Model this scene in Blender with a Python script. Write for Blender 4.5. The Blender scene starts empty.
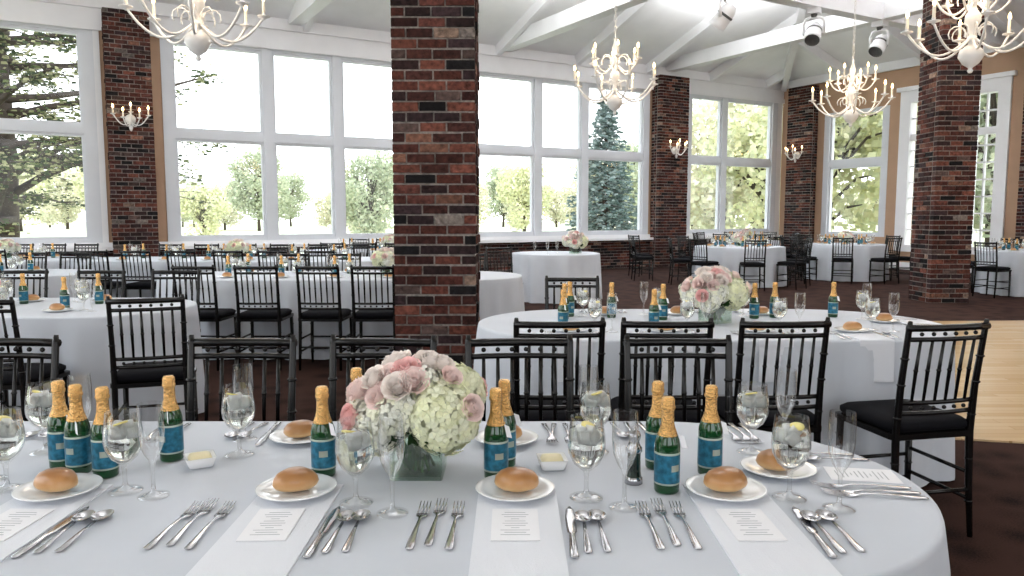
import bpy, math, random
from mathutils import Matrix, Vector, noise
random.seed(7)
R=random.random
def U(a,b): return a+(b-a)*random.random()
pi=math.pi
# ---------------------------------------------------------------- materials
def new_mat(name):
    m=bpy.data.materials.new(name); m.use_nodes=True
    nt=m.node_tree
    for n in list(nt.nodes): nt.nodes.remove(n)
    o=nt.nodes.new('ShaderNodeOutputMaterial')
    return m,nt,o
def pmat(name,col,rough=.5,metal=0,trans=0,ior=1.45,coat=0,emis=None,es=0,noise_amt=0,nscale=20,bump=0,bscale=60,attr=False,spec=.5,transl=0):
    m,nt,o=new_mat(name)
    p=nt.nodes.new('ShaderNodeBsdfPrincipled')
    nt.links.new(p.outputs[0],o.inputs[0])
    p.inputs['Base Color'].default_value=(*col,1)
    p.inputs['Roughness'].default_value=rough
    p.inputs['Metallic'].default_value=metal
    p.inputs['Transmission Weight'].default_value=trans
    p.inputs['IOR'].default_value=ior
    p.inputs['Coat Weight'].default_value=coat
    p.inputs['Specular IOR Level'].default_value=spec
    if emis:
        p.inputs['Emission Color'].default_value=(*emis,1); p.inputs['Emission Strength'].default_value=es
    tc=nt.nodes.new('ShaderNodeTexCoord')
    src=None
    if attr:
        a=nt.nodes.new('ShaderNodeAttribute'); a.attribute_name='Col'; src=a.outputs['Color']
        nt.links.new(src,p.inputs['Base Color'])
    if noise_amt:
        n=nt.nodes.new('ShaderNodeTexNoise'); n.inputs['Scale'].default_value=nscale; n.inputs['Detail'].default_value=3
        nt.links.new(tc.outputs['Object'],n.inputs['Vector'])
        mr=nt.nodes.new('ShaderNodeMapRange'); mr.inputs[1].default_value=.3; mr.inputs[2].default_value=.7
        mr.inputs[3].default_value=1-noise_amt; mr.inputs[4].default_value=1+noise_amt
        nt.links.new(n.outputs[0],mr.inputs[0])
        mx=nt.nodes.new('ShaderNodeVectorMath'); mx.operation='SCALE'
        if src: nt.links.new(src,mx.inputs[0])
        else: mx.inputs[0].default_value=col
        nt.links.new(mr.outputs[0],mx.inputs['Scale'])
        nt.links.new(mx.outputs[0],p.inputs['Base Color']); src=mx.outputs[0]
    if bump:
        n2=nt.nodes.new('ShaderNodeTexNoise'); n2.inputs['Scale'].default_value=bscale; n2.inputs['Detail'].default_value=4
        nt.links.new(tc.outputs['Object'],n2.inputs['Vector'])
        b=nt.nodes.new('ShaderNodeBump'); b.inputs['Strength'].default_value=bump; b.inputs['Distance'].default_value=.01
        nt.links.new(n2.outputs[0],b.inputs['Height']); nt.links.new(b.outputs[0],p.inputs['Normal'])
    if transl:
        t=nt.nodes.new('ShaderNodeBsdfTranslucent'); nt.links.new(src,t.inputs[0])
        ms=nt.nodes.new('ShaderNodeMixShader'); ms.inputs[0].default_value=transl
        nt.links.new(p.outputs[0],ms.inputs[1]); nt.links.new(t.outputs[0],ms.inputs[2]); nt.links.new(ms.outputs[0],o.inputs[0])
    return m
def thin_glass(name,tint=(.97,.98,.98),blend=.25,maxf=.75,base=.06):
    m,nt,o=new_mat(name)
    t=nt.nodes.new('ShaderNodeBsdfTransparent'); t.inputs[0].default_value=(*tint,1)
    g=nt.nodes.new('ShaderNodeBsdfGlossy'); g.inputs['Roughness'].default_value=.03
    lw=nt.nodes.new('ShaderNodeLayerWeight'); lw.inputs[0].default_value=blend
    mr=nt.nodes.new('ShaderNodeMapRange'); mr.inputs[3].default_value=base; mr.inputs[4].default_value=maxf
    nt.links.new(lw.outputs['Facing'],mr.inputs[0])
    mx=nt.nodes.new('ShaderNodeMixShader')
    nt.links.new(mr.outputs[0],mx.inputs[0]); nt.links.new(t.outputs[0],mx.inputs[1]); nt.links.new(g.outputs[0],mx.inputs[2])
    nt.links.new(mx.outputs[0],o.inputs[0]); return m
M={}
M['cloth']=pmat('linen',(.585,.615,.67),.9,bump=.12,bscale=9,noise_amt=.03,nscale=4)
M['napkin']=pmat('napkin_linen',(.76,.78,.83),.9,bump=.15,bscale=300)
M['black']=pmat('black_lacquer',(.004,.0035,.0035),.25,noise_amt=.2,nscale=30,spec=.4)
M['cush']=pmat('black_cushion',(.006,.006,.008),.9,bump=.2,bscale=200,spec=.12)
M['brick']=pmat('brick_faces',(.3,.1,.07),.85,attr=True,noise_amt=.55,nscale=26,bump=.9,bscale=60,spec=.2)
M['mortar']=pmat('mortar',(.24,.215,.195),.95,noise_amt=.4,nscale=30,bump=.5,bscale=90)
M['white']=pmat('white_paint',(.86,.86,.88),.45,noise_amt=.02,nscale=3)
M['backlit_frame']=pmat('backlit_window_white',(.70,.72,.76),.45,noise_amt=.02,nscale=3)  # white frames greyed, backlit shade is put into the colour
M['ceil']=pmat('ceiling_paint',(.90,.90,.91),.7,noise_amt=.03,nscale=2)
M['tan']=pmat('tan_paint',(.45,.29,.19),.8,noise_amt=.04,nscale=3)
M['glass']=thin_glass('stem_glass',tint=(.985,.99,.99),blend=.35,maxf=.85,base=.07)
M['pane']=thin_glass('window_pane',tint=(.98,.99,.99),blend=.2,maxf=.3,base=.02)
M['water']=pmat('water',(.97,.98,.93),0.0,trans=1,ior=1.33)
M['ice']=pmat('ice',(.94,.96,.97),.3,trans=.45,ior=1.25)
M['lemon']=pmat('lemon',(.9,.80,.30),.5,noise_amt=.1)
M['botgl']=pmat('bottle_green',(.005,.07,.017),.04,trans=.3,coat=.6)
M['foil']=pmat('gold_foil',(.78,.46,.17),.22,metal=.95,bump=.8,bscale=180,noise_amt=.2,nscale=60)
M['label']=pmat('blue_label',(.02,.15,.24),.3,metal=.35,noise_amt=.4,nscale=90)
M['labelg']=pmat('label_trim',(.42,.48,.42),.35,metal=.5,noise_amt=.1)
M['china']=pmat('china',(.86,.87,.88),.12,coat=.5,noise_amt=.01)
M['butter']=pmat('butter',(.85,.76,.48),.4,noise_amt=.05)
M['steel']=pmat('cutlery_steel',(.50,.50,.52),.15,metal=1,noise_amt=.05)
M['ink']=pmat('menu_ink',(.42,.43,.46),.8,noise_amt=.1)
M['paper']=pmat('menu_paper',(.86,.86,.89),.7,noise_amt=.01)
M['petal']=pmat('petals',(.8,.8,.7),.7,attr=True,noise_amt=.08,nscale=50,spec=.2,transl=.15)
M['leaf']=pmat('leaves',(.08,.2,.05),.6,attr=True,noise_amt=.15,nscale=3,spec=.15,transl=.4)
M['vase']=pmat('tinted_glass',(.02,.04,.025),.06,coat=1,noise_amt=.8,nscale=35,trans=.25)
M['vglass']=thin_glass('vase_glass',tint=(.86,.93,.88),blend=.3,maxf=.6,base=.08)
M['bark']=pmat('bark',(.07,.055,.045),.9,noise_amt=.3,nscale=6)
M['chand']=pmat('chandelier_enamel',(.84,.83,.82),.3,coat=.3,noise_amt=.03)
M['candle']=pmat('candle_tube',(.85,.78,.65),.6,noise_amt=.03)
M['bulb']=pmat('bulb_glow',(1,.8,.5),.3,emis=(1,.62,.25),es=14)
M['dark']=pmat('dark_metal',(.12,.12,.12),.4,metal=.5,noise_amt=.1)
M['grass']=pmat('lawn_grass',(.60,.62,.42),.95,noise_amt=.25,nscale=.15)
def bread_mat():
    m,nt,o=new_mat('bread_crust')
    p=nt.nodes.new('ShaderNodeBsdfPrincipled'); nt.links.new(p.outputs[0],o.inputs[0])
    p.inputs['Roughness'].default_value=.3; p.inputs['Coat Weight'].default_value=.25
    tc=nt.nodes.new('ShaderNodeTexCoord'); s=nt.nodes.new('ShaderNodeSeparateXYZ'); nt.links.new(tc.outputs['Object'],s.inputs[0])
    n=nt.nodes.new('ShaderNodeTexNoise'); n.inputs['Scale'].default_value=30; nt.links.new(tc.outputs['Object'],n.inputs['Vector'])
    ma=nt.nodes.new('ShaderNodeMath'); ma.operation='MULTIPLY_ADD'; ma.inputs[1].default_value=.014
    nt.links.new(n.outputs[0],ma.inputs[0]); nt.links.new(s.outputs[2],ma.inputs[2])
    mr=nt.nodes.new('ShaderNodeMapRange'); mr.inputs[1].default_value=.006; mr.inputs[2].default_value=.055
    nt.links.new(ma.outputs[0],mr.inputs[0])
    cr=nt.nodes.new('ShaderNodeValToRGB'); nt.links.new(mr.outputs[0],cr.inputs[0])
    cr.color_ramp.elements[0].color=(.74,.53,.28,1); cr.color_ramp.elements[1].color=(.30,.12,.035,1)
    e=cr.color_ramp.elements.new(.5); e.color=(.50,.25,.09,1)
    nt.links.new(cr.outputs[0],p.inputs['Base Color']); return m
M['bread']=bread_mat()
def carpet_mat():
    m,nt,o=new_mat('carpet')
    p=nt.nodes.new('ShaderNodeBsdfPrincipled'); nt.links.new(p.outputs[0],o.inputs[0]); p.inputs['Roughness'].default_value=1
    p.inputs['Specular IOR Level'].default_value=.1
    tc=nt.nodes.new('ShaderNodeTexCoord')
    v=nt.nodes.new('ShaderNodeTexVoronoi'); v.inputs['Scale'].default_value=5; nt.links.new(tc.outputs['Object'],v.inputs['Vector'])
    n=nt.nodes.new('ShaderNodeTexNoise'); n.inputs['Scale'].default_value=120; nt.links.new(tc.outputs['Object'],n.inputs['Vector'])
    ad=nt.nodes.new('ShaderNodeMath'); ad.operation='MULTIPLY_ADD'; ad.inputs[1].default_value=.8
    nt.links.new(v.outputs[0],ad.inputs[0]); nt.links.new(n.outputs[0],ad.inputs[2])
    cr=nt.nodes.new('ShaderNodeValToRGB'); nt.links.new(ad.outputs[0],cr.inputs[0])
    cr.color_ramp.elements[0].color=(.010,.005,.005,1); cr.color_ramp.elements[0].position=.5
    cr.color_ramp.elements[1].color=(.045,.022,.017,1); cr.color_ramp.elements[1].position=1.0
    nt.links.new(cr.outputs[0],p.inputs['Base Color']); return m
M['carpet']=carpet_mat()
def wood_mat():
    m,nt,o=new_mat('maple_floor')
    p=nt.nodes.new('ShaderNodeBsdfPrincipled'); nt.links.new(p.outputs[0],o.inputs[0]); p.inputs['Roughness'].default_value=.22
    tc=nt.nodes.new('ShaderNodeTexCoord')
    b=nt.nodes.new('ShaderNodeTexBrick'); b.inputs['Scale'].default_value=1
    b.inputs['Brick Width'].default_value=.9; b.inputs['Row Height'].default_value=.08; b.inputs['Mortar Size'].default_value=.002
    b.inputs['Color1'].default_value=(.58,.40,.22,1); b.inputs['Color2'].default_value=(.66,.49,.30,1); b.inputs['Mortar'].default_value=(.40,.26,.12,1)
    nt.links.new(tc.outputs['Object'],b.inputs['Vector']); nt.links.new(b.outputs[0],p.inputs['Base Color']); return m
M['maple']=wood_mat()
# ---------------------------------------------------------------- mesh builder
class MB:
    def __init__(s): s.v=[];s.f=[];s.m=[];s.s=[];s.c=[];s.mats=[]
    def mi(s,k):
        if k not in s.mats: s.mats.append(k)
        return s.mats.index(k)
    def add(s,vs,fs,mat,smooth=True,col=(1,1,1),M4=None):
        b=len(s.v); k=s.mi(mat)
        if M4 is not None: vs=[tuple(M4@Vector(v)) for v in vs]
        s.v+=vs; s.c+=[(*col,1)]*len(vs)
        for f in fs: s.f.append(tuple(i+b for i in f)); s.m.append(k); s.s.append(smooth)
    def box(s,x0,x1,y0,y1,z0,z1,mat,col=(1,1,1),M4=None,smooth=False):
        vs=[(x,y,z) for z in(z0,z1) for y in(y0,y1) for x in(x0,x1)]
        fs=[(0,2,3,1),(4,5,7,6),(0,1,5,4),(2,6,7,3),(0,4,6,2),(1,3,7,5)]
        s.add(vs,fs,mat,smooth,col,M4)
    def loft(s,rings,mat,smooth=True,cap0=True,cap1=True,col=(1,1,1),M4=None,closed=True):
        n=len(rings[0]); vs=[p for r in rings for p in r]; fs=[]
        for i in range(len(rings)-1):
            for j in range(n if closed else n-1):
                a=i*n+j; b=i*n+(j+1)%n
                fs.append((a,b,b+n,a+n))
        if cap0: fs.append(tuple(range(n))[::-1])
        if cap1: fs.append(tuple(range((len(rings)-1)*n,len(rings)*n)))
        s.add(vs,fs,mat,smooth,col,M4)
    def lathe(s,prof,mat,seg=20,o=(0,0,0),col=(1,1,1),M4=None,smooth=True):
        rings=[[(o[0]+r*math.cos(2*pi*j/seg),o[1]+r*math.sin(2*pi*j/seg),o[2]+z) for j in range(seg)] for r,z in [(max(r,1e-5),z) for r,z in prof]]
        s.loft(rings,mat,smooth,prof[0][0]<1e-4,prof[-1][0]<1e-4,col,M4)
    def tube(s,pts,rad,mat,seg=7,col=(1,1,1),M4=None,flat=1):
        pts=[Vector(p) for p in pts]; n=len(pts)
        if not hasattr(rad,'__len__'): rad=[rad]*n
        rings=[];up=None
        for i,p in enumerate(pts):
            t=(pts[min(i+1,n-1)]-pts[max(i-1,0)]).normalized()
            if up is None:
                up=Vector((0,0,1)) if abs(t.z)<.9 else Vector((0,1,0))
            a=t.cross(up)
            if a.length<1e-5: a=t.cross(Vector((1,0,0)))
            a.normalize(); b=a.cross(t).normalized(); up=b
            rings.append([tuple(p+rad[i]*(math.cos(2*pi*j/seg)*a+flat*math.sin(2*pi*j/seg)*b)) for j in range(seg)])
        s.loft(rings,mat,True,True,True,col,M4)
    def sphere(s,c,r,mat,seg=10,col=(1,1,1),sz=1,M4=None):
        k=max(4,seg//2)
        prof=[(r*math.sin(pi*i/k),-r*sz*math.cos(pi*i/k)) for i in range(k+1)]
        s.lathe(prof,mat,seg,c,col,M4)
    def mesh(s,name):
        me=bpy.data.meshes.new(name); me.from_pydata(s.v,[],s.f)
        for k in s.mats: me.materials.append(M[k])
        me.polygons.foreach_set('material_index',s.m); me.polygons.foreach_set('use_smooth',s.s)
        ca=me.color_attributes.new('Col','FLOAT_COLOR','POINT')
        ca.data.foreach_set('color',[x for c in s.c for x in c])
        me.update(); return me
COL=bpy.context.scene.collection
def put(name,me,loc=(0,0,0),rz=0,sc=1,rot=None):
    o=bpy.data.objects.new(name,me); COL.objects.link(o); o.location=loc
    o.rotation_euler=rot if rot else (0,0,rz)
    o.scale=(sc,sc,sc) if not hasattr(sc,'__len__') else sc
    return o
def rrect(w,d,r,z,n=4,cx=0,cy=0):
    out=[]
    for (sx,sy,a0) in((1,1,0),(-1,1,pi/2),(-1,-1,pi),(1,-1,3*pi/2)):
        for k in range(n+1):
            a=a0+pi/2*k/n
            out.append((cx+sx*(w/2-r)+r*math.cos(a),cy+sy*(d/2-r)+r*math.sin(a),z))
    return out
# ---------------------------------------------------------------- camera
cam=bpy.data.cameras.new('camera'); co=bpy.data.objects.new('camera',cam); COL.objects.link(co)
co.location=(0,0,1.34); co.rotation_euler=(math.radians(84.59),0,0); cam.sensor_width=36; cam.lens=26.72
cam.clip_start=.05; cam.clip_end=500
bpy.context.scene.camera=co
# ---------------------------------------------------------------- bricks
PAL=[(.036,.013,.012),(.055,.018,.014),(.090,.030,.022),(.125,.044,.031),(.026,.014,.014),(.010,.009,.010),(.17,.080,.055),(.078,.028,.022),(.05,.019,.016),(.25,.17,.13),(.034,.020,.022),(.16,.135,.12),(.07,.045,.04)]
PW=[5,6,6,4,5,6,2.5,6,5,1.2,5,1.2,3]
def brick_block(mb,x0,x1,y0,y1,z0,z1,ch=.075,bl=.21,sides=True,M4=None):
    g=.013; inn=.010
    mb.box(x0+inn,x1-inn,y0+inn,y1-inn,z0,z1,'mortar',M4=M4)
    nz=int(round((z1-z0)/ch)); dep=.1
    def run(a,b,fn,odd,zz,zt):
        n=max(1,int(round((b-a)/bl))); L=(b-a)/n
        cuts=[a+i*L for i in range(n+1)] if not odd else [a]+[a+(i+.5)*L for i in range(n)]+[b]
        cuts=[cuts[0]]+[c+U(-.014,.014) for c in cuts[1:-1]]+[cuts[-1]]
        for p,q in zip(cuts[:-1],cuts[1:]):
            c=random.choices(PAL,PW)[0]; k=U(.65,1.4); c=tuple(v*k for v in c)
            fn(p+g/2,q-g/2,zz+U(-.003,.003),zt+U(-.003,.002),c,U(-.007,.009))
    for i in range(nz):
        zz=z0+i*ch+g/2; zt=z0+(i+1)*ch-g/2
        odd=i%2
        run(x0,x1,lambda p,q,a,b,c,e:mb.box(p,q,y0-e,y0+dep,a,b,'brick',c,M4),odd,zz,zt)
        if sides:
            run(x0,x1,lambda p,q,a,b,c,e:mb.box(p,q,y1-dep,y1+e,a,b,'brick',c,M4),odd,zz,zt)
            run(y0+dep+g,y1-dep-g,lambda p,q,a,b,c,e:mb.box(x0-e,x0+dep,p,q,a,b,'brick',c,M4),odd,zz,zt)
            run(y0+dep+g,y1-dep-g,lambda p,q,a,b,c,e:mb.box(x1-dep,x1+e,p,q,a,b,'brick',c,M4),odd,zz,zt)
mb=MB(); brick_block(mb,-.31,.31,-.31,.31,0,7.28); me_col=mb.mesh('brick_column')
put('brick_column',me_col,(-.575,5.97,0))
put('brick_column',me_col,(6.76,12.0,0))
# ---------------------------------------------------------------- room shell
A=(-7.97,13.45,0); RL=math.radians(30); C=(7.92,22.6,0); RR=math.radians(-60); SC=18.35
mb=MB(); brick_block(mb,-8,SC,.0,.28,0,.72,sides=False); put('wall_left',mb.mesh('wall_left'),A,RL)
mb=MB(); mb.box(-8,SC+.2,-.04,.3,4.62,5.25,'white'); mb.box(-8,SC,-.10,-.04,4.98,5.12,'white'); mb.box(-8,SC,-.07,-.04,4.6,4.72,'white')
put('trim_1',mb.mesh('trim'),A,RL)
mb=MB(); mb.box(-8,SC,-.16,.25,.72,.78,'white'); mb.box(-8,SC,-.02,.25,.78,.86,'white'); put('trim_2',mb.mesh('sill'),A,RL)
def window(name,xs,z0,z1,zt,loc,rz,jw=.13,sash=.05):
    mb=MB()
    W='backlit_frame'
    for i,x in enumerate(xs):
        w=jw
        mb.box(x-w/2,x+w/2,.0,.2,z0,z1,W)
    for a,b in zip(xs[:-1],xs[1:]):
        mb.box(a+jw/2,b-jw/2,.02,.18,zt-.075,zt+.075,W)
        mb.box(a+jw/2,b-jw/2,.02,.18,z0,z0+.06,W); mb.box(a+jw/2,b-jw/2,.02,.18,z1-.06,z1,W)
        for (p,q) in((z0+.06,zt-.075),(zt+.075,z1-.06)):
            mb.box(a+jw/2,a+jw/2+sash,.05,.15,p,q,W); mb.box(b-jw/2-sash,b-jw/2,.05,.15,p,q,W)
            mb.box(a+jw/2+sash,b-jw/2-sash,.05,.15,p,p+sash,W); mb.box(a+jw/2+sash,b-jw/2-sash,.05,.15,q-sash,q,W)
            mb.add([(a+jw/2,.1,p),(b-jw/2,.1,p),(b-jw/2,.1,q),(a+jw/2,.1,q)],[(0,1,2,3)],'pane',False)
    return put(name,mb.mesh(name),loc,rz)
window('window_1',[-7.9,-5.5,-3.0,.55],.86,4.62,2.87,A,RL,.2)
window('window_2',[1.83,3.65,5.05,6.5,8.2,9.93,11.3,13.25],.86,4.62,2.87,A,RL,.19)
window('window_3',[14.72,16.05,18.05],.86,4.62,2.87,A,RL,.2)
mb=MB(); mb.box(.65,.75,0,.25,.86,4.62,'white'); mb.box(.75,1.74,0.02,.25,.86,4.62,'tan'); mb.box(13.34,14.62,0.02,.25,.86,4.62,'tan'); mb.box(18.14,18.35,0.0,.25,.86,4.62,'white'); put('trim_3',mb.mesh('t'),A,RL)
def pilaster(loc,rz,x0,x1):
    mb=MB(); brick_block(mb,x0-(x0+x1)/2,x1-(x0+x1)/2,-.33,-.02,0,4.95)
    m=Matrix.Rotation(rz,4,'Z')@Vector(((x0+x1)/2,0,0))
    put('brick_pilaster',mb.mesh('brick_pilaster'),(loc[0]+m.x,loc[1]+m.y,0),rz)
pilaster(A,RL,.80,1.55); pilaster(A,RL,13.4,14.4)
pilaster(C,RR,.45,1.25); pilaster(C,RR,6.7,7.7)
def wall_open(name,x0,x1,z1,ops,mat,loc,rz):
    mb=MB(); ops=sorted(ops); cx=x0
    for (a,b,p,q) in ops:
        mb.box(cx,a,0,.25,0,z1,mat); mb.box(a,b,0,.25,0,p,mat); mb.box(a,b,0,.25,q,z1,mat); cx=b
    mb.box(cx,x1,0,.25,0,z1,mat); return put(name,mb.mesh(name),loc,rz)
wall_open('wall_right',0,26,5.15,[(1.45,3.38,.80,4.15),(3.95,6.05,.60,4.15)],'tan',C,RR)
wall_open('wall_back_added',-22,22,6.5,[(-17,-12,1,4.5),(-9,-3,1,4.5),(-1,5,1,4.5),(8,14,1,4.5)],'tan',(0,-6.5,0),0)  # unseen wall added to cut light from behind, openings let some through
window('window_4',[1.53,3.30],.80,4.15,2.75,C,RR,.18)
mb=MB(); a,b,p,q=3.95,6.05,.60,4.15
for (x0,x1,z0,z1) in((3.7,3.97,.45,4.42),(6.03,6.3,.45,4.42),(3.97,6.03,4.13,4.42),(3.97,6.03,.45,.62)): mb.box(x0,x1,-.06,.2,z0,z1,'white')
mb.box(3.62,6.38,-.12,.02,4.42,4.52,'white')
for x in(4.55,5.45): mb.box(x-.07,x+.07,.0,.18,.62,4.13,'white')
mb.box(3.97,6.03,.0,.18,3.2,3.34,'white')
for x in(4.24,4.85,5.15,5.75): mb.box(x-.018,x+.018,.05,.12,.62,4.13,'white')
for i in range(8): 
    z=.62+.39*(i+1)
    if z<4: mb.box(3.97,6.03,.05,.12,z-.018,z+.018,'white')
mb.add([(a,.1,p),(b,.1,p),(b,.1,q),(a,.1,q)],[(0,1,2,3)],'pane',False)
put('window_5',mb.mesh('window_5'),C,RR)
mb=MB(); mb.box(0,26,-.1,.0,5.0,5.2,'white'); mb.box(0,26,-.06,.3,5.15,5.25,'white'); put('trim_4',mb.mesh('t'),C,RR)
mb=MB(); mb.box(1.3,26,-.03,0,0,.18,'white'); put('baseboard_right',mb.mesh('b'),C,RR)
# ceiling (hipped vault)
def zc(dL,dR): return 5.2+.33*min(dL,dR,6.5)
N=52; mb=MB(); vs=[]; fs=[]
sk=lambda i,j:(i in(5,6) and j in(8,9,10))
for j in range(N+1):
    for i in range(N+1):
        vs.append((SC-i*.5,-j*.5,zc(j*.5,i*.5)))
for j in range(N):
    for i in range(N):
        if sk(i,j): continue
        a=j*(N+1)+i; b=a+1; c=a+N+2; d=a+N+1
        fs+= [(a,b,c),(a,c,d)]
mb.add(vs,fs,'ceil',False); put('ceiling',mb.mesh('ceiling'),A,RL)
def slope_beam(mb,p,q,w,h,mat='white'):
    p=Vector(p);q=Vector(q);d=(q-p).normalized(); s=Vector((-d.y,d.x,0)).normalized()*w/2; dn=Vector((0,0,-h))
    vs=[tuple(x) for x in(p-s,p+s,p+s+dn,p-s+dn,q-s,q+s,q+s+dn,q-s+dn)]
    mb.add(vs,[(0,1,2,3),(4,7,6,5),(0,4,5,1),(1,5,6,2),(2,6,7,3),(3,7,4,0)],mat,False)
mb=MB()
for (i0,i1,j0,j1) in((2.45,2.55,4,5.5),(3.45,3.55,4,5.5)):
    mb.box(SC-i1,SC-i0,-j1,-j0,zc(9,i0)-.1,zc(9,i0)+.25,'white')
for j in(4.0,5.5): slope_beam(mb,(SC-2.5,-j,zc(9,2.5)+.15),(SC-3.5,-j,zc(9,3.5)+.15),.08,.25)
put('trim_5',mb.mesh('skylight_curb'),A,RL)
mb=MB()
for s in [x*2.2 for x in range(-3,9)]:
    dR=SC-s; d=min(dR,6.5)
    slope_beam(mb,(s,0,zc(0,99)+.02),(s,-d,zc(d,99)+.02),.12,.26)
for q in [2.2,4.4,6.6,8.8,11,13.2,15.4,17.6]:
    d=min(q,6.5); slope_beam(mb,(SC,-q,5.22),(SC-d,-q,zc(99,d)+.02),.12,.26)
slope_beam(mb,(SC,0,5.22),(SC-6.5,-6.5,zc(6.5,6.5)+.02),.16,.3)
slope_beam(mb,(-8,-6.5,zc(6.5,9)+.02),(SC-6.5,-6.5,zc(6.5,9)+.02),.16,.3)
put('ceiling_rafters',mb.mesh('ceiling_rafters'),A,RL)
mb=MB()
mb.box(9.0-.13,9.0+.13,-14,0,5.1,5.42,'white'); mb.box(13.95-.13,13.95+.13,-14,0,5.1,5.42,'white'); mb.box(4.2-.13,4.2+.13,-14,0,5.1,5.42,'white')
mb.box(2,SC,-6.1-.13,-6.1+.13,5.08,5.40,'white'); mb.box(2,SC,-12.5,-12.25,5.08,5.40,'white')
put('tie_beams',mb.mesh('tie_beams'),A,RL)
# floor
def loc2(A,r,x,y):
    v=Matrix.Rotation(r,4,'Z')@Vector((x,y,0)); return (A[0]+v.x,A[1]+v.y)
p1=loc2(A,RL,-8,.1);p2=loc2(C,RR,0,.1);p3=loc2(C,RR,27,.1);p4=loc2(A,RL,-8,-26)
mb=MB(); mb.add([(p[0],p[1],0) for p in(p1,p4,p3,p2)],[(0,1,2,3)],'carpet',False); put('floor',mb.mesh('floor'))
mb=MB(); P=[(2.5,4.5),(13,2.2),(13,9.9),(3.6,9.5)]
mb.add([(x,y,z) for z in(.0,.012) for x,y in P],[(0,1,2,3),(4,5,6,7),(0,1,5,4),(1,2,6,5),(2,3,7,6),(3,0,4,7)],'maple',False)
put('dance_floor',mb.mesh('dance_floor'))
# ---------------------------------------------------------------- chair (faces +Y)
def chair_mesh():
    mb=MB(); K='black'
    def rings(x,y,z,r): mb.lathe([(0,-.006),(r,-.005),(r*1.25,0),(r,.005),(0,.006)],K,8,(x,y,z))
    for sx in(-1,1):
        mb.tube([(sx*.185,.165,0),(sx*.185,.165,.12),(sx*.18,.165,.43)],[.010,.014,.016],K,8)
        for z in(.1,.2,.36): rings(sx*.184,.165,z,.015)
        pts=[(sx*.18,-.215,0),(sx*.178,-.195,.22),(sx*.176,-.185,.45),(sx*.176,-.20,.65),(sx*.178,-.235,.90),(sx*.178,-.24,.925)]
        mb.tube(pts,[.011,.014,.016,.014,.012,.008],K,8)
        for (y,z) in((-.2,.15),(-.189,.33),(-.19,.52),(-.203,.66),(-.217,.77)): rings(sx*.177,y,z,.0145)
        for z in(.16,.27): mb.tube([(sx*.18,-.2,z),(sx*.183,.165,z)],.0085,K,6)
    for z in(.13,.24): mb.tube([(-.184,.165,z),(.184,.165,z)],.0085,K,6)
    mb.tube([(-.178,-.198,.2),(.178,-.198,.2)],.0085,K,6)
    def by(z): return -.185-(max(0,z-.45))**1.5*.175
    def rail(z,r,ext=0):
        mb.tube([(x*(.178+ext),by(z)-.018*(1-x*x),z) for x in(-1,-.6,-.2,.2,.6,1)],r,K,8)
    rail(.897,.0145,.01); rail(.850,.010); rail(.585,.010); rail(.54,.010)
    for k in range(6):
        x=-.125+.05*k
        def yy(z): return by(z)-.018*(1-(x/.178)**2)
        mb.tube([(x,yy(.585),.585),(x,yy(.72),.72),(x,yy(.850),.850)],[.006,.008,.006],K,6)
        rings(x,yy(.72),.72,.008)
        mb.sphere((x,yy(.872),.872),.009,K,8); mb.sphere((x,yy(.562),.562),.009,K,8)
    mb.loft([rrect(.38,.38,.03,.425),rrect(.40,.40,.03,.43),rrect(.40,.40,.03,.452),rrect(.38,.38,.03,.456)],K,False)
    mb.loft([rrect(.36,.36,.04,.456),rrect(.385,.385,.05,.468),rrect(.385,.385,.05,.485),rrect(.35,.35,.05,.499),rrect(.25,.25,.05,.505)],'cush')
    return mb.mesh('dining_chair')
me_chair=chair_mesh()
def chair(x,y,deg=0): put('dining_chair',me_chair,(x,y,0.0),math.radians(deg))
# ---------------------------------------------------------------- tablecloth tables
def table(name,x0,x1,cy,Rr,seed=0,H=.75):
    cx=(x0+x1)/2; hl=(x1-x0)/2
    out=[]; st=.035; 
    L=2*hl; n=int(L/st)
    for i in range(n): out.append((-hl+L*i/n,-Rr,0,-1))
    na=int(pi*Rr/st)
    for i in range(na): a=-pi/2+pi*i/na; out.append((hl+Rr*math.cos(a),Rr*math.sin(a),math.cos(a),math.sin(a)))
    for i in range(n): out.append((hl-L*i/n,Rr,0,1))
    for i in range(na): a=pi/2+pi*i/na; out.append((-hl+Rr*math.cos(a),Rr*math.sin(a),math.cos(a),math.sin(a)))
    arc=0;arcs=[]
    for i,p in enumerate(out):
        arcs.append(arc); q=out[(i+1)%len(out)]; arc+=math.hypot(q[0]-p[0],q[1]-p[1])
    T=arc; nw=round(T/.36)
    def ring(off,z,amp):
        r=[]
        for p,a in zip(out,arcs):
            ph=2*pi*a/T
            w=math.sin(nw*ph+1.6*math.sin(3*ph+seed)+.9*math.sin(7*ph+2*seed))
            w=(abs(w)**.8)*(1 if w>0 else -1)+.35*math.sin(nw*2.0*ph+seed)
            o=off+amp*w
            r.append((p[0]+p[2]*o,p[1]+p[3]*o,z))
        return r
    rings=[ring(-.05,H,0),ring(-.012,H,0),ring(-.003,H-.003,0),ring(.0,H-.012,0)]
    for k in range(1,10):
        t=k/9; rings.append(ring(.0+.018*t,(H-.012)*(1-t)+.012*t,.030*t**.6))
    mb=MB(); mb.loft(rings,'cloth',True,False,False)
    mb.add(rings[0],[tuple(range(len(out)))],'cloth',False)
    return put(name,mb.mesh(name),(cx,cy,0))
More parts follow.
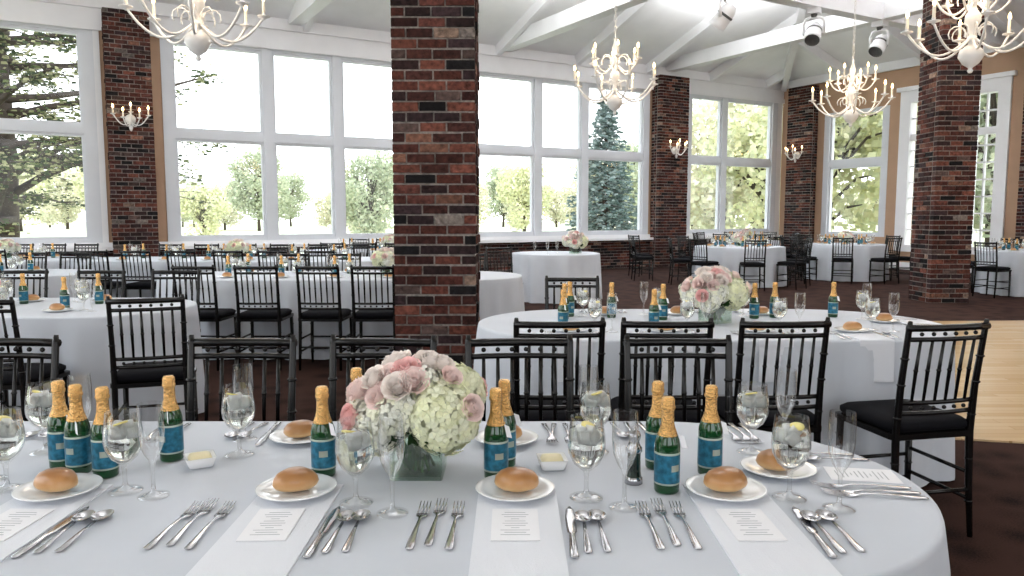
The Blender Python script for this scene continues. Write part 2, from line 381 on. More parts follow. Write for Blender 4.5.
# ---------------------------------------------------------------- tableware meshes
def bottle_mesh():
    mb=MB()
    mb.lathe([(0,.004),(.017,.002),(.0245,0),(.0272,.004),(.0275,.02)],'botgl',24)
    mb.lathe([(.0275,.02),(.0278,.021),(.0278,.024)],'labelg',24)
    mb.lathe([(.0278,.024),(.0278,.085)],'label',24)
    mb.lathe([(.0278,.085),(.0278,.089),(.0275,.0895)],'labelg',24)
    mb.lathe([(.0275,.0895),(.0272,.103),(.0255,.113),(.0215,.124)],'botgl',24)
    mb.lathe([(.0215,.124),(.0208,.127),(.0165,.139),(.0138,.150),(.0130,.165),(.0130,.178),(.0152,.181),(.0154,.186),(.0140,.189),(.0144,.200),(.011,.206),(0,.207)],'foil',20)
    for x in range(-3,4):
        a=x*.1-pi/2; r=.0281
        mb.add([(r*math.cos(a),r*math.sin(a),.050),(r*math.cos(a+.1),r*math.sin(a+.1),.050),(r*math.cos(a+.1),r*math.sin(a+.1),.064),(r*math.cos(a),r*math.sin(a),.064)],[(0,1,2,3)],'labelg')
    mb.add([(.014,-.020,.128),(.024,-.026,.124),(.030,-.030,.098),(.019,-.025,.100)],[(0,1,2,3)],'paper',False)
    return mb.mesh('champagne_bottle')
def goblet_mesh(simple=False):
    mb=MB(); sg=24
    mb.lathe([(.034,.0),(.034,.0015),(.02,.005),(.006,.010),(.0045,.02),(.0042,.04),(.006,.055),(.012,.060),(.026,.072),(.036,.092),(.0385,.108),(.037,.130),(.0335,.155),(.0325,.168)],'glass',sg)
    mb.lathe([(0,.063),(.011,.0632),(.0245,.0745),(.0343,.093),(.0368,.108),(.0355,.130),(.0338,.142),(0,.142)],'water',sg)
    for k in range(7):
        c=Vector((U(-.018,.018),U(-.018,.018),.134+U(-.014,.006)))
        M4=Matrix.Translation(c)@Matrix.Rotation(U(0,3),4,'Z')@Matrix.Rotation(U(0,1),4,'X')
        s=.010; mb.loft([rrect(2*s,2*s,.003,-s,2),rrect(2*s,2*s,.003,s,2)],'ice',M4=M4)
    T=Matrix.Translation((.010,.006,.146))@Matrix.Rotation(.35,4,'X')
    mb.lathe([(0,-.002),(.014,-.002),(.014,.002),(0,.002)],'lemon',14,M4=T)
    return mb.mesh('water_goblet')
def flute_mesh():
    mb=MB()
    mb.lathe([(.032,.0),(.032,.0015),(.018,.005),(.005,.010),(.004,.03),(.0042,.065),(.007,.078),(.016,.092),(.0235,.112),(.0265,.14),(.0262,.17),(.0245,.20)],'glass',24)
    return mb.mesh('champagne_flute')
def plate_mesh():
    mb=MB()
    mb.lathe([(0,.003),(.04,.002),(.046,0),(.048,.002),(.07,.008),(.083,.013),(.084,.0145),(.082,.0155),(.066,.011),(.05,.006),(.0,.0055)],'china',40)
    return mb.mesh('bread_plate')
def roll_mesh():
    mb=MB(); rings=[]
    for i in range(9):
        a=i/8*pi; rr=math.sin(a)**.75; z=-math.cos(a); z=z*.024 if z>0 else z*.016
        ring=[]
        for j in range(22):
            th=2*pi*j/22; k=1+.05*math.sin(2*th+1)+.03*math.sin(3*th)+.02*math.sin(5*th+i)
            ring.append((.045*rr*k*math.cos(th),.037*rr*k*math.sin(th),.017+z*(1.25 if z>0 else 1)))
        rings.append(ring)
    mb.loft(rings,'bread'); return mb.mesh('bread_roll')
def flat_sweep(mb,secs,mat='steel',ns=8,x=0):
    mb.loft([[(x+w*math.cos(2*pi*j/ns),y,z+t*math.sin(2*pi*j/ns)) for j in range(ns)] for (y,w,t,z) in secs],mat)
def fork_mesh():
    mb=MB()
    flat_sweep(mb,[(0,.004,.001,.002),(.005,.008,.0016,.002),(.03,.0075,.0018,.003),(.08,.0045,.0018,.006),(.125,.0032,.0018,.006),(.140,.006,.0013,.004),(.148,.0115,.001,.003),(.165,.0125,.001,.002)])
    for k in range(4):
        flat_sweep(mb,[(.163,.0019,.001,.002),(.19,.0016,.001,.004),(.212,.0008,.0006,.009)],x=-.0102+.0068*k,ns=6)
    return mb.mesh('dinner_fork')
def knife_mesh():
    mb=MB()
    flat_sweep(mb,[(0,.004,.002,.003),(.005,.008,.003,.003),(.05,.0075,.003,.003),(.09,.006,.003,.003),(.1,.005,.002,.003),(.108,.009,.001,.003),(.17,.0105,.0009,.003),(.215,.008,.0008,.003),(.232,.002,.0006,.003)])
    return mb.mesh('dinner_knife')
def spoon_mesh():
    mb=MB()
    flat_sweep(mb,[(0,.004,.001,.002),(.005,.0075,.0016,.002),(.03,.007,.0018,.003),(.08,.004,.0018,.007),(.120,.003,.0018,.008)])
    vs=[];fs=[];n=16
    for k,(rr,zz) in enumerate(((0,-.006),(.4,-.005),(.75,-.002),(1,.003))):
        for j in range(n):
            a=2*pi*j/n; vs.append((.0185*rr*math.cos(a),.147+.028*rr*math.sin(a),.0075+zz))
    for k in range(3):
        for j in range(n): fs.append((k*n+j,k*n+(j+1)%n,(k+1)*n+(j+1)%n,(k+1)*n+j))
    mb.add(vs,fs,'steel'); return mb.mesh('soup_spoon')
def butter_mesh():
    mb=MB()
    mb.loft([rrect(.045,.045,.006,0),rrect(.055,.055,.007,.004),rrect(.068,.068,.007,.026),rrect(.064,.064,.006,.026),rrect(.05,.05,.006,.008),rrect(.03,.03,.006,.007)],'china')
    mb.loft([rrect(.045,.045,.01,.010),rrect(.052,.052,.012,.020),rrect(.046,.046,.012,.028),rrect(.02,.02,.005,.031)],'butter')
    return mb.mesh('butter_dish')
def mill_mesh():
    mb=MB()
    mb.lathe([(0,0),(.020,0),(.020,.012),(.017,.016)],'steel',20)
    mb.lathe([(.017,.016),(.0155,.03),(.0145,.055),(.015,.07)],'vase',20)
    mb.lathe([(.015,.07),(.018,.072),(.018,.08),(.014,.085),(.011,.095),(.014,.102),(.015,.108),(.012,.116),(.005,.119),(.005,.123),(.004,.127),(0,.128)],'steel',20)
    return mb.mesh('pepper_mill')
def napkin_mesh(L=.46,drop=.2,w=.165):
    mb=MB()
    path=[(L,.0),(L*.66,.0),(L*.33,.0),(.02,.0),(.002,-.001),(-.008,-.006),(-.014,-.018),(-.022,-.08),(-.032,-drop)]
    nx=6; top=[];th=.0035
    for lay,dz in((0,0),(1,th)):
        for (y,z) in path:
            for i in range(nx+1):
                x=-w/2+w*i/nx
                top.append((x,y+(-dz if y<=.002 else 0),z+(dz if y>-.01 else 0)+.0006*math.sin(i*2.1+y*30)*(lay)))
    n=nx+1;m=len(path);fs=[]
    for lay in(0,1):
        b=lay*n*m
        for k in range(m-1):
            for i in range(nx): a=b+k*n+i; fs.append((a,a+1,a+n+1,a+n))
    B=n*m
    for k in range(m-1):
        fs.append((k*n,(k+1)*n,B+(k+1)*n,B+k*n)); fs.append((k*n+nx,B+k*n+nx,B+(k+1)*n+nx,(k+1)*n+nx))
    for i in range(nx): fs.append((i,B+i,B+i+1,i+1)); e=(m-1)*n; fs.append((e+i,e+i+1,B+e+i+1,B+e+i))
    mb.add(top,fs,'napkin',False); return mb.mesh('napkin')
def menu_mesh():
    mb=MB(); mb.box(-.045,.045,-.075,.075,0,.0012,'paper')
    for k in range(11):
        y=.055-.0105*k; w=U(.012,.028) if k not in(3,7) else .008
        mb.box(-w,w,y-.0011,y+.0011,.0012,.0014,'ink')
    return mb.mesh('menu_card')
me_b=bottle_mesh();me_g=goblet_mesh();me_f=flute_mesh();me_p=plate_mesh();me_r=roll_mesh()
me_fk=fork_mesh();me_k=knife_mesh();me_s=spoon_mesh();me_bd=butter_mesh();me_m=mill_mesh();me_n=napkin_mesh();me_mc=menu_mesh()
# ---------------------------------------------------------------- flowers
def orient(d):
    return Vector(d).to_track_quat('Z','Y').to_matrix().to_4x4()
def hydrangea(mb,c,r,base,n=None):
    c=Vector(c); n=n or int(180*(r/.08)**1.6)
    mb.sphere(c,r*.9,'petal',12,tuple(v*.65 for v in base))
    ga=pi*(3-5**.5)
    for i in range(n):
        z=1-2*(i+.5)/n
        rad=math.sqrt(1-z*z); th=ga*i
        d=Vector((rad*math.cos(th)+U(-.08,.08),rad*math.sin(th)+U(-.08,.08),z)).normalized()
        T=Matrix.Translation(c+d*r*U(.92,1.06))@orient(d+Vector((U(-.4,.4),U(-.4,.4),U(-.3,.3))))@Matrix.Rotation(U(0,2),4,'Z')
        s=min(.0175,r*.24)*U(.85,1.1); k=U(.88,1.08); col=(min(1,base[0]*k),min(1,base[1]*k),min(1,base[2]*k*U(.9,1.05)))
        for q in range(4):
            a=q*pi/2; ca,sa=math.cos(a),math.sin(a)
            pt=[(0,0,0),(.5*s,-.46*s,.22*s),(1.0*s,-.25*s,.12*s),(1.0*s,.25*s,.12*s),(.5*s,.46*s,.22*s)]
            mb.add([(x*ca-y*sa,x*sa+y*ca,zz) for x,y,zz in pt],[(0,1,2,3,4)],'petal',False,col,T)
def rose(mb,c,d,r,base):
    T=Matrix.Translation(Vector(c))@orient(d)
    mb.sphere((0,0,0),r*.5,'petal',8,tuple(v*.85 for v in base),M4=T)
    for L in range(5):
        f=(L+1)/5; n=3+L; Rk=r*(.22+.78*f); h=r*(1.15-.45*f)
        for p in range(n):
            a0=2*pi*p/n+L*.9; hw=pi/n*1.35; vs=[];fs=[];nu,nv=5,5
            for v in range(nv):
                t=v/(nv-1)
                for u in range(nu):
                    uu=-1+2*u/(nu-1); a=a0+uu*hw
                    rr=Rk*(.35+.65*math.sin(t*pi/2))*(1+.22*f*max(0,t-.7)*3)*(1-.04*uu)
                    zz=-r*.45+ (h+r*.45)*t*(1-.22*uu*uu*t) - .35*r*f*max(0,t-.75)
                    vs.append((rr*math.cos(a),rr*math.sin(a),zz))
            for v in range(nv-1):
                for u in range(nu-1): q=v*nu+u; fs.append((q,q+1,q+nu+1,q+nu))
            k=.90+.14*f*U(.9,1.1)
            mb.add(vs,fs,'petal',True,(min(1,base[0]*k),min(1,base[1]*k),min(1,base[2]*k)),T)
def leafq(mb,c,d,s,col):
    T=Matrix.Translation(Vector(c))@orient(d)@Matrix.Rotation(U(0,6),4,'Z')
    mb.add([(0,0,0),(.3*s,.1*s,.25*s),(.32*s,.06*s,.6*s),(0,-.05*s,1*s),(-.32*s,.06*s,.6*s),(-.3*s,.1*s,.25*s)],[(0,1,2,3),(0,3,4,5)],'leaf',False,col,T)
def centerpiece_mesh():
    mb=MB()
    W=.118
    # square glass vase: walls, thick base, rim
    mb.loft([rrect(W,W,.006,0),rrect(W,W,.006,.108)],'vglass',False,True,False)
    mb.loft([rrect(W-.008,W-.008,.004,.108),rrect(W-.008,W-.008,.004,.008)],'vglass',False,False,True)
    mb.loft([rrect(W,W,.006,.108),rrect(W-.008,W-.008,.004,.108)],'china',False,False,False)
    for k in range(26):
        a=U(0,6.28); a2=a+U(1.5,4.5); r1=U(.01,.04); r2=U(.01,.04)
        mb.tube([(r1*math.cos(a),r1*math.sin(a),.012),(r2*math.cos(a2),r2*math.sin(a2),.115)],.0032,'leaf',5,(.09*U(.7,1.4),.20*U(.7,1.3),.06))
    for k in range(16):
        s=U(.05,.075); side=k%4; q=U(-.025,.025); e=.045
        p=[(q,-e),(e,q),(q,e),(-e,q)][side]; n=[(0,-1),(1,0),(0,1),(-1,0)][side]
        t=(n[1],-n[0]); z0=U(.01,.045)
        mb.add([(p[0],p[1],z0),(p[0]+t[0]*.016+n[0]*.004,p[1]+t[1]*.016+n[1]*.004,z0+s*.5),(p[0]+t[0]*.004,p[1]+t[1]*.004,z0+s),(p[0]-t[0]*.016+n[0]*.004,p[1]-t[1]*.016+n[1]*.004,z0+s*.5)],[(0,1,2,3)],'leaf',False,(.035*U(.7,1.6),.10*U(.7,1.5),.035))
    CR=(.83,.85,.62); WH=(.90,.91,.80); PK=(.93,.60,.58); LP=(.94,.78,.74); BL=(.95,.88,.83)
    H=[(.062,-.045,.145,.078,CR),(.095,.0,.185,.058,CR),(-.085,-.05,.118,.056,WH),(-.115,.0,.135,.05,WH),(-.04,-.05,.150,.056,WH),(.0,.06,.16,.08,WH),(-.03,.03,.175,.06,WH),(.07,.06,.18,.06,CR),(-.09,.07,.15,.06,WH),(.02,-.03,.215,.04,WH)]
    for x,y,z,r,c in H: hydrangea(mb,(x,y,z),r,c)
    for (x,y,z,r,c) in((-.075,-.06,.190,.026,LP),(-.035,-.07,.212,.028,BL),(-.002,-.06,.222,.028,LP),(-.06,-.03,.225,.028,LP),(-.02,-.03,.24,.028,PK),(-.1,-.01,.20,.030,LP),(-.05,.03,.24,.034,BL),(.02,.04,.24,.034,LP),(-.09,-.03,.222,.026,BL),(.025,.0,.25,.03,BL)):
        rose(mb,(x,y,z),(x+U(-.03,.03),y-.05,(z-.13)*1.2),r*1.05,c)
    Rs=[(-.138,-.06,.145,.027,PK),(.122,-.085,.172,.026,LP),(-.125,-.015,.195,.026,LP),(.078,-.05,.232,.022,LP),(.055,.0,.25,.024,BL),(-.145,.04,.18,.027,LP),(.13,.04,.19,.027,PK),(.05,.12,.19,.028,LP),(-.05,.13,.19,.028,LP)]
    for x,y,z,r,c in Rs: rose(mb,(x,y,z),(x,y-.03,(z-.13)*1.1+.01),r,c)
    for k in range(60):
        a=U(0,6.28); leafq(mb,(.05*math.cos(a),.05*math.sin(a),U(.10,.12)),(math.cos(a),math.sin(a),U(-.3,.6)),U(.05,.08),(.03*U(.6,1.6),.09*U(.6,1.5),.03))
    return mb.mesh('flower_centerpiece')
me_c=centerpiece_mesh()
ZT=.7503
FL=[]
def flowers(x,y,rz=0,s=1):
    put('flower_centerpiece',me_c,(x,y,ZT),rz,s); FL.append((x,y,.19*s))
def clear(x,y,r): return all(math.hypot(x-a,y-b)>c+r for a,b,c in FL)
def bottle(x,y,chk=False):
    if not chk or clear(x,y,.03): put('champagne_bottle',me_b,(x,y,ZT),U(-.6,.6))
def goblet(x,y,s=1,chk=False):
    if not chk or clear(x,y,.04): put('water_goblet',me_g,(x,y,ZT),U(0,6),s)
def flute(x,y,s=1): put('champagne_flute',me_f,(x,y,ZT),U(0,6),s)
def plate(x,y,roll=True,dz=0,rs=1.0):
    put('bread_plate',me_p,(x,y,ZT+dz))
    if roll: put('bread_roll',me_r,(x+U(-.006,.006),y,ZT+.0065+dz),U(-.4,.4)+(pi if R()>.5 else 0),rs*U(.94,1.02))
def cut(me,x,y,deg): put(me.name,me,(x,y,ZT+.0005),math.radians(deg))
# ================= FRONT TABLE
table('banquet_table',-1.6,.40,1.66,.50,1)
YN=1.16
for X in(-.962,-.457,.006,.453):
    put('napkin',me_n,(X+.005,YN,ZT+.0002),0,1)
    plate(X,1.565,dz=.0045,rs=1.03)
    put('menu_card',me_mc,(X+(.0),1.40,ZT+.0045),U(-.04,.04))
    for k,(dx,dy) in enumerate(((-.190,1.295),(-.155,1.310),(-.120,1.295))): cut(me_fk,X+dx+U(-.003,.003),dy,U(-3,1))
    cut(me_k,X+.102,1.26,-2+U(-2,2)); cut(me_s,X+.128,1.28,U(-3,1)); cut(me_s,X+.163,1.285,U(-1,2))
plate(-.557,1.97); plate(-.015,1.95); plate(.615,1.71); plate(-1.10,1.97,False)
for X in(-.557,-.03,.47,-1.1):
    cut(me_fk,X+.18,2.12,182+U(-6,6)); cut(me_fk,X+.15,2.12,180+U(-6,6)); cut(me_fk,X+.12,2.12,180+U(-6,6))
    cut(me_k,X-.11,2.13,180+U(-5,5)); cut(me_s,X-.145,2.13,180+U(-5,5)); cut(me_s,X-.185,2.13,180+U(-5,5))
cut(me_fk,.865,1.60,85); cut(me_fk,.87,1.57,88); cut(me_fk,.87,1.54,83); cut(me_s,.865,1.795,93); cut(me_s,.845,1.835,96)
put('menu_card',me_mc,(.80,1.69,ZT),math.radians(80))
for x,y in((-.925,1.685),(-1.0,1.71),(-1.063,1.75),(-.828,1.804),(-.430,1.69),(-.395,1.90),(-.036,1.672),(-.018,1.76),(.333,1.59),(.341,1.745),(.454,1.70)): bottle(x,y)
for x,y in((-.833,1.59),(-1.095,1.60),(-.676,1.84),(-.322,1.52),(.156,1.55),(.209,1.865),(.583,1.55),(.60,1.86),(-1.17,1.86)): goblet(x,y,1.04)
for x,y in((-.758,1.56),(-1.17,1.66),(-.238,1.465),(.228,1.495),(.662,1.49),(.70,1.91),(.2,1.96),(-.709,1.97),(-1.07,1.85)): flute(x,y)
put('butter_dish',me_bd,(-.739,1.754,ZT),.5); put('butter_dish',me_bd,(.094,1.74,ZT),.1)
put('pepper_mill',me_m,(.27,1.64,ZT))
flowers(-.215,1.71)
for x in(-.5,.05,.6,-1.05): chair(x,.90,U(-3,3))
for x,d in((-.946,180),(-.466,178),(.034,182),(.58,181),(-1.78,180)): chair(x,2.40,d+U(-2,2))
# ================= MIDDLE TABLE
table('banquet_table',.43,1.754,4.2,.62,2)
for x in(.185,.645,1.11): chair(x,3.33,U(-3,3))
chair(1.70,3.25,12)
chair(.42,5.06,180)
flowers(1.13,4.2,.5,1.12)
def setting(x,y,a,cutlery=True,menu=False,bread=True,bot=True):
    ca,sa=math.cos(a),math.sin(a)
    def T(u,v): return (x+ca*v+sa*u, y+sa*v-ca*u)
    p=T(0,.27)
    if bread: plate(p[0],p[1])
    g=T(.13,.33); goblet(*g,chk=True); f=T(.21,.27); flute(*f)
    if bot: b=T(-.03,.40); bottle(*b,chk=True)
    if cutlery:
        d=math.degrees(a)-90
        for u,me in((-.14,me_fk),(-.11,me_fk),(.1,me_k),(.13,me_s)):
            q=T(u,.03); cut(me,q[0],q[1],d)
        put('napkin',me_n,(x,y,ZT+.0002),a-pi/2,(1,.4,1))
for x in(.30,.78,1.26,1.74): setting(x,3.585,pi/2,bot=x<1.5)
for x in(.55,1.0,1.5): setting(x,4.80,-pi/2)
bottle(.30,4.33); bottle(.34,4.45); bottle(.86,4.30); bottle(1.40,4.36)
setting(2.34,4.2,pi,cutlery=True,bot=False)
bottle(1.88,4.42)
# ================= OTHER TABLES
def banquet(x0,x1,cy,Rr,seed,flow=True,sp=.55,nearch=None,farch=None,items=True):
    table('banquet_table',x0,x1,cy,Rr,seed)
    n=max(2,int((x1-x0+.5)/sp)); xs=[x0-.1+(x1-x0+.2)*(i+.5)/n for i in range(n)]
    if flow: flowers((x0+x1)/2 if flow is True else flow,cy,U(0,6))
    if items:
        for x in xs: setting(x,cy-Rr+.005,pi/2,False); setting(x,cy+Rr-.005,-pi/2,False)
    for x in (xs if nearch is None else nearch): chair(x,cy-Rr-.26,U(-5,5))
    for x in (xs if farch is None else farch): chair(x,cy+Rr+.26,180+U(-5,5))
banquet(-5,-2.66,4.95,.55,3,-3.55,nearch=(-2.75,-3.35,-3.95),farch=(-2.65,-3.25,-3.85,-4.4),)
chair(-2.0,4.20,18)
banquet(-2.9,-.5,7.6,.6,4,-1.25,nearch=(-2.72,-2.2,-1.66,-1.2),farch=(-2.5,-1.9,-1.3,-.5))
banquet(-5.4,-2.2,10.5,.6,5)
banquet(-8,-5,7.9,.6,6)
banquet(-7.7,-6.4,10.6,.6,7)
banquet(-3.0,-1.2,13.2,.6,8)
def round_table(x,y,Rr,seed,n=8,items=True):
    table('round_table',x-.01,x+.01,y,Rr,seed)
    flowers(x,y,seed)
    for i in range(n):
        a=2*pi*(i+.5)/n+seed
        chair(x+(Rr+.26)*math.cos(a),y+(Rr+.26)*math.sin(a),math.degrees(a)+90)
        if items: setting(x+(Rr)*math.cos(a),y+(Rr)*math.sin(a),a+pi,False)
round_table(4.45,14.9,.85,1.1); round_table(7.1,16.2,.8,2.3); round_table(9.0,13.1,.85,3.2); round_table(5.9,19.2,.8,.4)
table('cake_table',.70-.01,.70+.01,12.2,.70,9)
flowers(1.0,12.0,1,1.3)
for dx in(-.3,-.1,.05): flute(.65+dx,11.8+dx*.3)
chair(-.1,10.2,200)
for x,y,d in((2.75,15.9,-90),(2.9,17.0,-60),(8.1,14.6,200)): chair(x,y,d)
# ---------------------------------------------------------------- chandeliers
def chandelier_mesh(chain=3.6):
    mb=MB(); K='chand'
    mb.lathe([(0,-.42),(.012,-.415),(.02,-.40),(.012,-.385),(.02,-.375),(.055,-.35),(.085,-.30),(.08,-.26),(.045,-.225),(.02,-.21),(.03,-.195),(.045,-.18),(.03,-.165),(.02,-.14),(.025,-.10),(.055,-.05),(.05,0),(.028,.03),(.018,.06),(.035,.075),(.04,.09),(.018,.11),(.015,.18),(.03,.21),(.035,.25),(.02,.29),(.01,.33),(.018,.345),(.008,.36),(.0,.40)],K,16)
    def arm(a,r,z0,dip,z1,rr=.009):
        pts=[]
        for i in range(13):
            t=i/12; x=.03+(r-.03)*(t**.9); 
            z=z0+(z1-z0)*t-dip*math.sin(pi*t)*(1-.35*t)
            if t>.85: z+=.02*(t-.85)/.15
            pts.append((x*math.cos(a),x*math.sin(a),z))
        mb.tube(pts,rr,K,6)
        x,y=r*math.cos(a),r*math.sin(a); z=z1+.02
        mb.lathe([(0,-.02),(.01,-.015),(.014,-.005),(.042,.004),(.044,.010),(.012,.008),(.012,.025),(.016,.03)],K,12,(x,y,z))
        mb.lathe([(.011,.03),(.011,.11),(0,.11)],'candle',8,(x,y,z))
        mb.lathe([(.004,.11),(.011,.125),(.012,.138),(.006,.158),(0,.17)],'bulb',8,(x,y,z))
        mb.tube([((.10+.055*math.cos(q))*math.cos(a),(.10+.055*math.cos(q))*math.sin(a),z0+.05+.055*math.sin(q)) for q in [i*.6 for i in range(-1,7)]],.005,K,5)
    for k in range(8): arm(2*pi*k/8+.2,.43,-.18,.15,-.12)
    for k in range(6): arm(2*pi*k/6+.5,.25,.08,.10,.10,.008)
    n=int(chain/.05)
    for i in range(n):
        z=.40+i*.05; lk=[]
        for q in range(9):
            t=2*pi*q/8; xx=.013*math.cos(t); zz=.031*math.sin(t)
            lk.append((xx,0,z+zz) if i%2 else (0,xx,z+zz))
        mb.tube(lk,.0035,K,4)
    mb.lathe([(0,-.05),(.02,-.05),(.06,-.02),(.065,0),(0,0)],K,14,(0,0,.4+chain))
    return mb.mesh('chandelier')
me_ch=chandelier_mesh(4.1)
def lamp(name,loc,e,col=(1,.75,.48),r=.3,parent=None):
    l=bpy.data.lights.new(name,'POINT'); l.energy=e; l.color=col; l.shadow_soft_size=r
    o=bpy.data.objects.new(name,l); COL.objects.link(o); o.location=loc
    if parent: o.parent=parent
for x,y,a in((1.06,8.0,0),(3.99,9.1,.3),(-2.12,5.26,.1),(3.36,5.7,.25)):
    c=put('chandelier',me_ch,(x,y,2.80),a); lamp('bulb_light',(0,0,.1),18,parent=c)
def sconce_mesh():
    mb=MB(); K='chand'
    T=Matrix.Rotation(pi/2,4,'X')
    mb.lathe([(0,.0),(.09,.0),(.09,.01),(.05,.03),(.03,.06),(0,.07)],K,14,M4=T)
    mb.lathe([(0,-.22),(.02,-.2),(.035,-.15),(.02,-.1),(.03,-.05),(.04,0),(.02,.06),(.01,.12),(0,.16)],K,12,(0,-.08,0))
    for dx,dy,zz in((-.28,-.16,.06),(.28,-.16,.06),(-.13,-.26,.0),(.13,-.26,.0),(0,-.2,.1)):
        pts=[(dx*t,-.08+(dy+.08)*t,-.05+(zz+.05)*t-.11*math.sin(pi*t)) for t in[i/9 for i in range(10)]]
        mb.tube(pts,.011,K,6)
        o=(dx,dy,zz)
        mb.lathe([(0,-.02),(.014,-.01),(.045,.006),(.045,.012),(.014,.01)],K,12,o)
        mb.lathe([(.014,.01),(.014,.11),(0,.11)],'candle',8,o)
        mb.lathe([(.006,.11),(.017,.13),(.016,.15),(0,.185)],'bulb',8,o)
    return mb.mesh('wall_sconce')
me_sc=sconce_mesh()
for (o,r,s) in((A,RL,1.17),(A,RL,13.9),(C,RR,.85),(C,RR,7.2)):
    p=loc2(o,r,s,-.345); put('wall_sconce',me_sc,(p[0],p[1],3.05),r)
def spot_mesh():
    mb=MB(); K='white'
    mb.box(-.11,.11,-.11,.11,.36,.46,K); mb.lathe([(0,.3),(.05,.3),(.06,.36),(0,.36)],'dark',14)
    for sx in(-1,1): mb.tube([(sx*.0,0,.31),(sx*.14,0,.28),(sx*.18,0,.18),(sx*.17,0,.0)],.028,K,6)
    T=Matrix.Translation((0,0,.02))@Matrix.Rotation(.7,4,'X')
    mb.lathe([(0,.24),(.08,.23),(.13,.14),(.14,.0),(.145,-.14),(.15,-.19),(.13,-.19)],K,18,M4=T)
    mb.lathe([(.142,.02),(.148,.03),(.148,.05),(.142,.06)],'dark',18,M4=T)
    mb.lathe([(.13,-.19),(.11,-.17),(0,-.16)],'dark',18,M4=T)
    return mb.mesh('stage_spotlight')
me_sp=spot_mesh()
for s,a in((11.45,2.6),(13.35,2.2),(16.3,1.2),(9.2,1)):
    p=loc2(A,RL,s+ .55,-6.1); put('stage_spotlight',me_sp,(p[0],p[1],4.62),a)
# ---------------------------------------------------------------- outdoors
mb=MB(); mb.add([(-160,12,-.35),(160,-30,-.35),(160,220,-.35),(-160,220,-.35)],[(0,1,2,3)],'grass',False)
put('lawn',mb.mesh('lawn'))
def tree_mesh(h,cr,n,cols,ls=.35,seed=0,trunkr=.18):
    random.seed(seed); mb=MB()
    mb.tube([(0,0,-.3),(.1,0,h*.3),(-.05,.1,h*.6),(0,0,h*.85)],[trunkr,trunkr*.8,trunkr*.5,.03],'bark',7)
    cl=[]
    for k in range(26):
        a=U(0,6.28); z=U(.24,.95)*h; rr=cr*U(.2,.8)*math.sin(pi*min(.95,(z/h-.15)/.95))**.6
        c=Vector((rr*math.cos(a),rr*math.sin(a),z)); cl.append((c,cr*U(.28,.45)))
        mb.tube([(0,0,z*.6),tuple(c*.6+Vector((0,0,z*.35))),tuple(c)],[.07,.05,.02],'bark',4)
    for k in range(n):
        c,r=random.choice(cl); d=Vector((random.gauss(0,1),random.gauss(0,1),random.gauss(0,1))).normalized()
        p=c+d*r*U(.5,1.05); s=ls*U(.5,1); T=Matrix.Translation(p)@orient(d+Vector((U(-1,1),U(-1,1),U(-1,1))))
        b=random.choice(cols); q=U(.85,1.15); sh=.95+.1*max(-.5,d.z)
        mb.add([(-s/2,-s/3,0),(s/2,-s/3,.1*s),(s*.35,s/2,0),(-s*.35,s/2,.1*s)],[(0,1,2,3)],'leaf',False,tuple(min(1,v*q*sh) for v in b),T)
    return mb.mesh('tree')
YG=[(.72,.73,.48),(.78,.76,.52),(.64,.67,.46)]; DG=[(.42,.48,.34),(.50,.55,.40),(.58,.60,.44)]  # leaf colours paled, bright outdoor haze is put into the foliage
t1=tree_mesh(7,3.2,4200,YG,.32,1); t2=tree_mesh(8,3.4,4600,DG,.32,2); t3=tree_mesh(6,3.4,3600,[(.76,.72,.56),(.70,.71,.54)],.32,3)
random.seed(21)
for i in range(46):
    d=U(72,125); b=-.75+1.5*(i+U(0,1))/46; put('tree',random.choice([t1,t2,t3,t3]),(b*d,d,-.35),U(0,6),U(.65,1.1)*(1.15 if abs(b+.3)>.25 else 1))
for x,y,s,t in((-17,42,.48,t1),(-9.6,50,.5,t3),(-7.4,40,.60,t2),(-25,48,.8,t1),(1,60,.8,t1),(14,34,1.2,t1),(10.3,31,.85,t1),(19,38,1.3,t1),(23,31,1.3,t3),(25,39,1.4,t1),(17,27,1.0,t2),(-36,50,1,t2),(30,46,1.5,t2),(11.5,42,1.2,t3)):
    put('tree',t,(x,y,-.35),U(0,6),s)
def cedar_mesh():
    random.seed(5); mb=MB(); cols=[(.05,.07,.04),(.08,.11,.055),(.16,.19,.09),(.30,.31,.17),(.42,.41,.25)]
    mb.tube([(0,0,-.3),(.2,0,3),(.1,.1,6),(0,0,11)],[.34,.28,.2,.05],'bark',8)
    for k in range(76):
        a=U(0,6.28); z=U(.9,10.5); L=U(3.6,7.2)*(1-.4*z/11); d=Vector((math.cos(a),math.sin(a),0))
        rise=U(-.15,.45)
        f=lambda t:Vector((0,0,z))+d*L*t+Vector((0,0,rise*L*t-.12*L*t*t+.16*math.sin(5*t+k)))+Vector((-d.y,d.x,0))*.35*math.sin(3*t+k)
        mb.tube([tuple(f(t/5)) for t in range(6)],[.12,.095,.07,.05,.035,.01],'bark',5)
        for j in range(13):
            t=U(.25,1); p=f(t); sd=Vector((-d.y,d.x,0))*(1 if j%2 else -1); dd=(d*U(.3,1)+sd*U(.4,1)+Vector((0,0,U(-.45,.35)))).normalized(); l2=U(.5,1.4)
            mb.tube([tuple(p),tuple(p+dd*l2)],[.02,.006],'bark',3)
            for m in range(22):
                u=U(.1,1.05); c=p+dd*l2*u+Vector((U(-.22,.22),U(-.22,.22),U(-.16,.16))); s=U(.03,.085)
                T=Matrix.Translation(c)@orient((U(-1,1),U(-1,1),U(-1,1)))
                b=random.choice(cols)
                mb.add([(-s,-s*.45,0),(s,-s*.45,0),(s*.7,s*.45,0),(-s*.7,s*.45,0)],[(0,1,2,3)],'leaf',False,b,T)
    return mb.mesh('cedar_tree')
put('cedar_tree',cedar_mesh(),(-13.5,20.2,-.35),0)
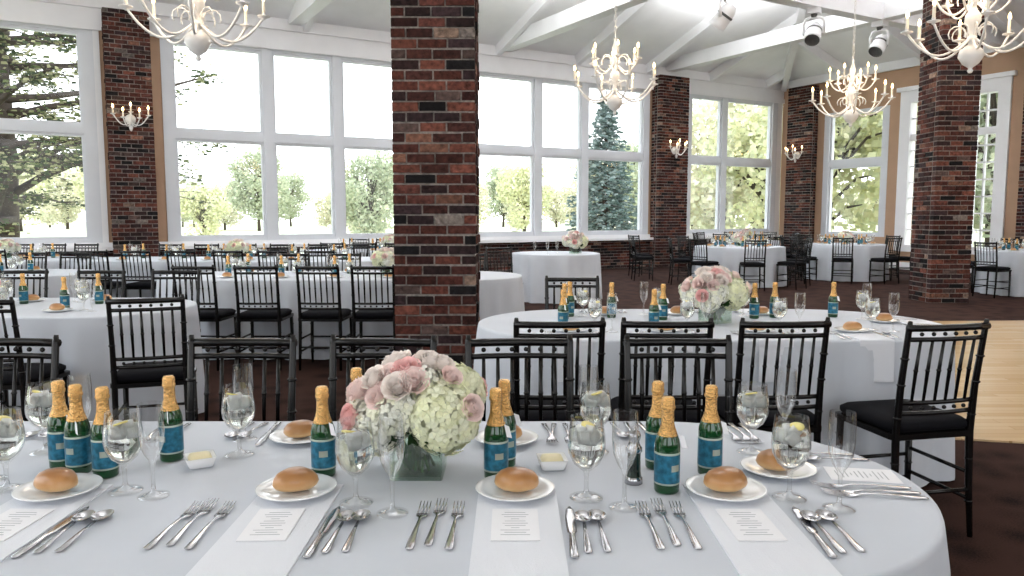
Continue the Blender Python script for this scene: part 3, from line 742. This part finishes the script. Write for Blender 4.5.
def spruce_mesh():
    random.seed(9); mb=MB(); mb.tube([(0,0,-.3),(0,0,6)],[.14,.02],'bark',6); cols=[(.17,.24,.23),(.24,.31,.30),(.12,.17,.15),(.36,.43,.42)]
    for i in range(260):
        z=.25+5.6*(i/260)**1.15; a=i*2.4; L=(1.75*(1-z/6.1)+.12)*U(.75,1.2); d=Vector((math.cos(a),math.sin(a),0))
        mb.tube([(0,0,z),tuple(Vector((0,0,z))+d*L+Vector((0,0,-.15*L)))],[.02,.005],'bark',3)
        for m in range(int(12+24*L)):
            t=U(.25,1.03); c=Vector((0,0,z))+d*L*t+Vector((0,0,-.18*L*t+U(-.1,.04)))+Vector((-d.y,d.x,0))*U(-.22,.22)*(1.2-t)*L
            s=U(.04,.10); T=Matrix.Translation(c)@orient((U(-1,1),U(-1,1),U(-.2,1)))
            mb.add([(-s,-s*.4,0),(s,-s*.4,0),(s*.6,s*.4,0),(-s*.6,s*.4,0)],[(0,1,2,3)],'leaf',False,random.choice(cols),T)
    return mb.mesh('blue_spruce')
me_spr=spruce_mesh()
put('blue_spruce',me_spr,(3.35,27.5,-.35),0,1.02); put('blue_spruce',me_spr,(13.4,25.5,-.35),1,.75); put('blue_spruce',me_spr,(6.2,33,-.35),2,.7)
# ---------------------------------------------------------------- light
w=bpy.data.worlds.new('world'); bpy.context.scene.world=w; w.use_nodes=True
nt=w.node_tree; bg=nt.nodes['Background']
tc=nt.nodes.new('ShaderNodeTexCoord'); sx=nt.nodes.new('ShaderNodeSeparateXYZ'); nt.links.new(tc.outputs['Generated'],sx.inputs[0])
cr=nt.nodes.new('ShaderNodeValToRGB'); nt.links.new(sx.outputs[2],cr.inputs[0])
cr.color_ramp.elements[0].color=(.97,.99,1,1); cr.color_ramp.elements[1].color=(.78,.87,1,1)
nt.links.new(cr.outputs[0],bg.inputs[0]); bg.inputs[1].default_value=2.7
s=bpy.data.lights.new('sun','SUN'); s.energy=1.4; s.angle=.4; s.color=(1,.97,.9)
so=bpy.data.objects.new('sun',s); COL.objects.link(so); so.rotation_euler=(math.radians(42),0,math.radians(35))
def area(name,loc,size,e,col=(.98,.99,1),up=False):
    l=bpy.data.lights.new(name,'AREA'); l.energy=e; l.size=size; l.color=col
    o=bpy.data.objects.new(name,l); COL.objects.link(o); o.location=loc
    if up: o.rotation_euler=(pi,0,0)
for x,y in((1,14),(5,16),(5,10),(-3,11),(0,5),(8,12)): area('ceiling_fill_light',(x,y,5.45),1.2,180,up=True)  # upward fill lamps without fixtures, added to brighten the ceiling
sc=bpy.context.scene
sc.view_settings.view_transform='Standard'; sc.view_settings.look='None'; sc.view_settings.exposure=.27
